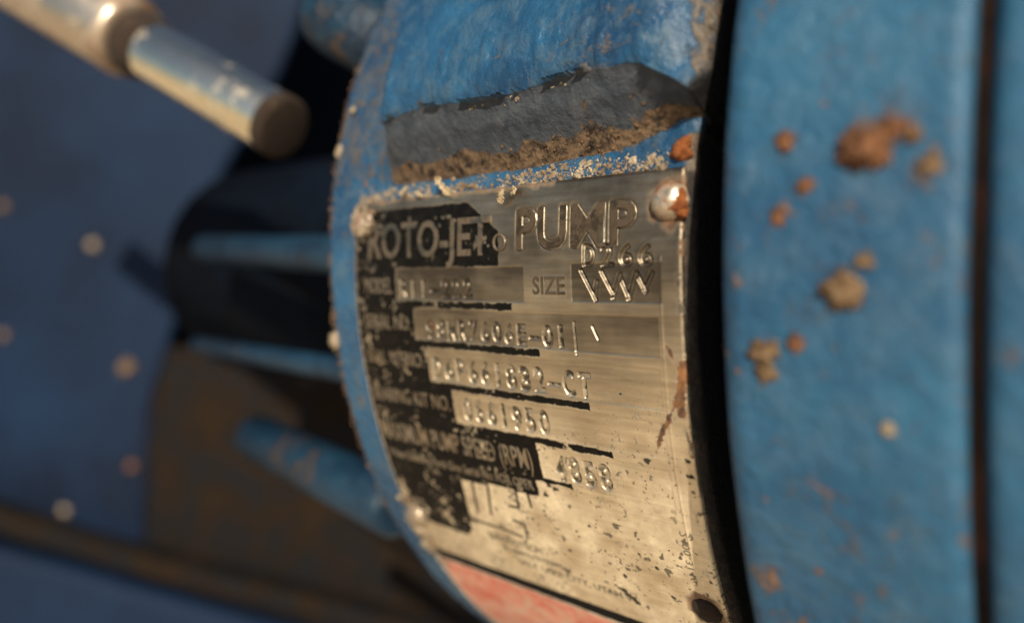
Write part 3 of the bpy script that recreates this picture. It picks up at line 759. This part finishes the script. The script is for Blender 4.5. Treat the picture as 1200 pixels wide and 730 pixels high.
# ------------------------------------------------------------------ mud clumps and debris
def on_flange(u, s, h=0.0):
    a_ = PHI0 - s / R; rr = 172.4 + h
    return Vector((u, -rr * math.cos(a_), rr * math.sin(a_))) * MM, Vector((0, -math.cos(a_), math.sin(a_)))
FG = 'mud clumps stuck to the blue flange'
clumps = [
    (137.0, 4.2, 2.9, 'rustmud', 3, 'largest rust orange mud clump on the blue flange, near the top'),
    (139.8, 2.6, 1.5, 'rustmud', 2, 'small orange crumb touching the upper right of the largest rust clump'),
    (142.3, 3.6, 1.2, 'browngrit', 1, 'dark brown crumb just right of the orange rust clump'),
    (134.1, 21.2, 2.7, 'clay', 3, 'round tan mud clump in the middle of the blue flange'),
    (136.6, 17.6, 1.3, 'clay', 1, 'small pale mud crumb above right of the round tan clump'),
    (123.0, 29.2, 2.0, 'clay', 3, 'tan mud clump nearest the black groove, upper half of a pair'),
    (123.4, 31.8, 1.7, 'clay', 2, 'brown lower mud clump hanging under the tan one by the groove'),
    (127.8, 27.7, 1.3, 'rustmud', 1, 'small red brown crumb right of the tan clump by the groove'),
    (125.8, 2.4, 1.5, 'rustmud', 2, 'orange brown crumb high on the flange close to the groove'),
    (125.2, 11.9, 1.4, 'rustmud', 1, 'flat orange rust spot on the flange below the upper crumbs'),
    (128.9, 8.2, 1.2, 'rustmud', 1, 'dull red crumb left of the flange centre'),
    (144.3, 6.9, 1.6, 'clay', 2, 'yellowish mud smear beside the dark seam'),
    (139.5, 37.4, 1.0, 'crust', 1, 'tiny pale crumb low on the blue flange'),
]
for (u, s, r, mt, lb, lab) in clumps:
    bm = bmesh.new(); c, nn = on_flange(u, s, r * .12)
    flat_ = .28 if 'spot' in lab or 'smear' in lab else .62
    clump_bm(bm, Vector((0, 0, 0)), nn, r * .80, int(u * 7 + s), flat_ * .85, 4, .9, lb)
    o = bm_obj('mud_clump', bm, mt); o.location = c
    tag(o, lab, 'mud', FG)

def grain_variants(n_=14):
    out = []
    for q in range(n_):
        bm = bmesh.new(); clump_bm(bm, Vector((0, 0, 0)), Vector((0, 0, 1)), 1.0, q * 13 + 5, 1.0, 1, .75, 1)
        v = np.array([x_.co[:] for x_ in bm.verts]) / MM; bm.verts.ensure_lookup_table(); bm.verts.index_update()
        out.append((v, np.array([[w.index for w in f_.verts] for f_ in bm.faces]))); bm.free()
    return out
GV = grain_variants()
def scatter(name, spots, label, mats, cat='dirt'):
    """many tiny irregular grains in one object"""
    VV = []; FF = []; base = 0
    for (c, nn, r, fl) in spots:
        v, f_ = GV[random.randrange(len(GV))]
        x, y, z = frame_of(nn); an = random.uniform(0, 6.28); e = random.uniform(.6, 1.5)
        X = np.array(x * math.cos(an) + y * math.sin(an)); Y = np.array(y * math.cos(an) - x * math.sin(an)); Z = np.array(z)
        w = v * r * MM
        VV.append(np.array(c) + w[:, :1] * X * e + w[:, 1:2] * Y / e + w[:, 2:] * Z * fl); FF.append(f_ + base); base += len(v)
    o = link_mesh(name, np.concatenate(VV), np.concatenate(FF), mats, None, smooth=False); o['kind'] = 'stuff'
    tag(o, label, cat); return o
def casing_pt(u, s, extra=0.0):
    sb_, st_ = float(s_bot(u)), float(s_top(u)); h = -.9
    if s < sb_:
        t_ = min(1, (sb_ - s) / (sb_ - st_)); h += 10.5 * t_ ** 1.22 * (1 - .17 * float(sstep(.6, 1, t_))) * float(sstep(9, 21.5, u))
    return P(u, s, h + extra), (P(u, s, 9) - P(u, s, 0)).normalized()
rs = random.Random(5)
sp = []
for k_ in range(900):        # pale grit along the top edge of the plate
    u = rs.uniform(1, 95); s = rs.gauss(-1.2, .9)
    if fnoise(np.array([u]), np.array([0.]), 9, 301)[0] < -.25 and rs.random() < .7: continue
    c, nn = casing_pt(u, min(s, -.1)); sp.append((c, nn, min(.9, .09 + rs.expovariate(6.5)), rs.uniform(.5, 1)))
for k_ in range(130):
    u = rs.uniform(60, 96); c, nn = casing_pt(u, rs.gauss(-1.9, .7)); sp.append((c, nn, .1 + min(.8, rs.expovariate(5)), .5))
for k_ in range(150):        # rivet at upper left
    a = rs.uniform(0, 6.28); r = abs(rs.gauss(3.2, 1.3)); u, s = 4.1 + r * math.cos(a), 5.6 + r * math.sin(a)
    sp.append((P(u, s, .1 if r > 3.4 else 1.2), (P(u, s, 9) - P(u, s)).normalized(), min(.8, .1 + rs.expovariate(5)), .7))
for k_ in range(230):        # lower left corner of the plate
    t_ = rs.random(); u = 1.0 + rs.gauss(0, 1.2) + 3 * t_ * t_; s = 84 + 26 * t_
    sp.append((P(u, s, rs.uniform(-.4, .5)), (P(u, s, 9) - P(u, s)).normalized(), min(.9, .1 + rs.expovariate(4.5)), .7))
for k_ in range(60):
    u, s = 4 + rs.gauss(0, 3), 90.5 + rs.gauss(0, 3); sp.append((P(u, s, .2), (P(u, s, 9) - P(u, s)).normalized(), rs.uniform(.2, .6), .7))
for k_ in range(16):
    u = rs.uniform(38, 92); c, nn = casing_pt(u, float(s_top(u)) + rs.uniform(.3, 1.6), -.15); sp.append((c, nn, rs.uniform(.2, .6), .35))
scatter('pale_grit', sp, 'pale grit crusted along the edges and rivets of the nameplate', 'crust')
sp = []
for k_ in range(330):        # brown grit on the foot of the step
    u = rs.uniform(18, 97); sb_ = float(s_bot(u)); s = sb_ - abs(rs.gauss(2.4, 2.2))
    c, nn = casing_pt(u, s, -.1); sp.append((c, nn, min(.7, .07 + rs.expovariate(8)), .6))
for k_ in range(260):        # left rim
    s = rs.uniform(-45, 100); u = -15 + abs(rs.gauss(0, 2.2))
    c, nn = casing_pt(max(u, -14), s, -.2 if u > -13.5 else -1.2); sp.append((c, nn, rs.uniform(.12, .55), .6))
for k_ in range(130):
    s = rs.uniform(-30, 0); u = rs.uniform(-12, 14); c, nn = casing_pt(u, s, -.1); sp.append((c, nn, rs.uniform(.1, .5), .5))
scatter('brown_grit', sp, 'brown grit on the step above the nameplate and on the left rim', 'browngrit')
sp = []
for k_ in range(330):
    u = rs.uniform(116.5, 147); s = rs.gauss(14, 32); c, nn = on_flange(u, s, 0)
    if fnoise(np.array([u]), np.array([s]), 8, 309)[0] < .05 and rs.random() < .75: continue
    sp.append((c, nn, min(.55, .05 + rs.expovariate(9)), .22))
scatter('flange_specks', sp, 'fine rusty specks scattered over the blue flange', 'rustmud')
sp = []
for k_ in range(170):        # crumbs on the plate's lower half and left
    u = rs.uniform(2, 98); s = rs.uniform(60, 101) if rs.random() < .55 else rs.uniform(2, 100)
    if s < 60: u = rs.uniform(1, 16)
    sp.append((P(u, s, float(plate_h(u, s))), (P(u, s, 9) - P(u, s)).normalized(), rs.uniform(.07, .26), .5))
scatter('plate_specks', sp, 'dark specks of dirt on the nameplate', 'browngrit')
# mud flecks on the rim, countable pale ones
for u, s, r, lab in ((-11.5, -16, 1.7, 'pale mud fleck on the casing rim left of the dusty step'), (-13.5, 38, 2.2, 'tan mud clump on the left rim beside the nameplate'),
                     (-7, -27, 1.0, 'small pale fleck high on the left rim'), (1.5, 96.5, 2.0, 'pale mud lump at the lower left corner of the nameplate'),
                     (.2, 102.5, 1.6, 'pale mud lump just above the red sticker corner')):
    bm = bmesh.new(); clump_bm(bm, Vector((0, 0, 0)), (P(u, s, 9) - P(u, s)).normalized(), r, int(s * 3), .6, 3, .5, 2)
    o = bm_obj('mud_fleck', bm, 'crust'); o.location = P(u, s, .0 if u > -10 else -1.2); tag(o, lab, 'mud', 'pale mud lumps round the nameplate')
# rust cake beside the upper right rivet
bm = bmesh.new(); clump_bm(bm, Vector((0, 0, 0)), (P(99, 7, 9) - P(99, 7)).normalized(), 2.4, 8, .6, 3, .5, 3)
o = bm_obj('rust_cake', bm, 'rust'); o.location = P(99.0, 6.6, .4); tag(o, 'orange rust cake against the upper right rivet', 'rust')
bm = bmesh.new(); clump_bm(bm, Vector((0, 0, 0)), (P(98, -3, 9) - P(98, -3)).normalized(), 1.9, 4, .6, 3, .5, 3)
o = bm_obj('rust_cake', bm, 'rust'); o.location = P(98.5, -3.0, -.6); tag(o, 'red brown rust crumb above the corner of the nameplate', 'rust')
# straw flakes: thin curled husks
def flake(u, s, h, ln, w, ang, lift, seed, label):
    bm = bmesh.new(); rs2 = random.Random(seed); nn = (P(u, s, 9) - P(u, s)).normalized(); up = (P(u, s - 1) - P(u, s)).normalized(); ri = Vector((1, 0, 0))
    d = ri * math.cos(ang) + up * math.sin(ang); q = nn.cross(d); rows_ = []
    for i_ in range(12):
        t_ = i_ / 11; wd = w * (math.sin(math.pi * min(1, t_ * .9 + .08)) ** .7) * (1 + .6 * rs2.uniform(-1, 1))
        ctr = (d * (t_ * ln) + nn * (lift * t_ * (1.5 - t_))) * MM
        rows_.append([bm.verts.new(ctr + (q * (j_ / 3 - .5) * wd + nn * (.35 * w * ((j_ / 3 - .5) * 2) ** 2 + .1 * rs2.uniform(-1, 1))) * MM) for j_ in range(4)])
    for A, B in zip(rows_, rows_[1:]):
        for j_ in range(3): bm.faces.new((A[j_], A[j_ + 1], B[j_ + 1], B[j_]))
    o = bm_obj('straw_flake', bm, 'straw'); md = o.modifiers.new('thickness', 'SOLIDIFY'); md.thickness = .00018
    o.location = P(u, s, h); tag(o, label, 'straw flake', 'straw flakes caught above the nameplate')
flake(39.5, 1.0, .5, 6.4, 2.0, 2.35, 2.2, 1, 'long curled straw flake standing on the top edge of the nameplate')
flake(55.4, 4.0, .3, 3.2, 2.0, 1.2, 1.0, 2, 'short whitish flake lying on the nameplate above the title')
flake(58.2, 1.8, .3, 2.2, 1.6, .3, .8, 3, 'tiny whitish flake right of the short one above the title')
flake(20.0, -.6, .3, 4.2, 1.1, .5, .9, 4, 'thin straw flake on the left end of the top edge of the nameplate')
flake(29.0, .2, .3, 3.2, .9, 2.8, .9, 6, 'thin straw sliver left of the long curled flake')
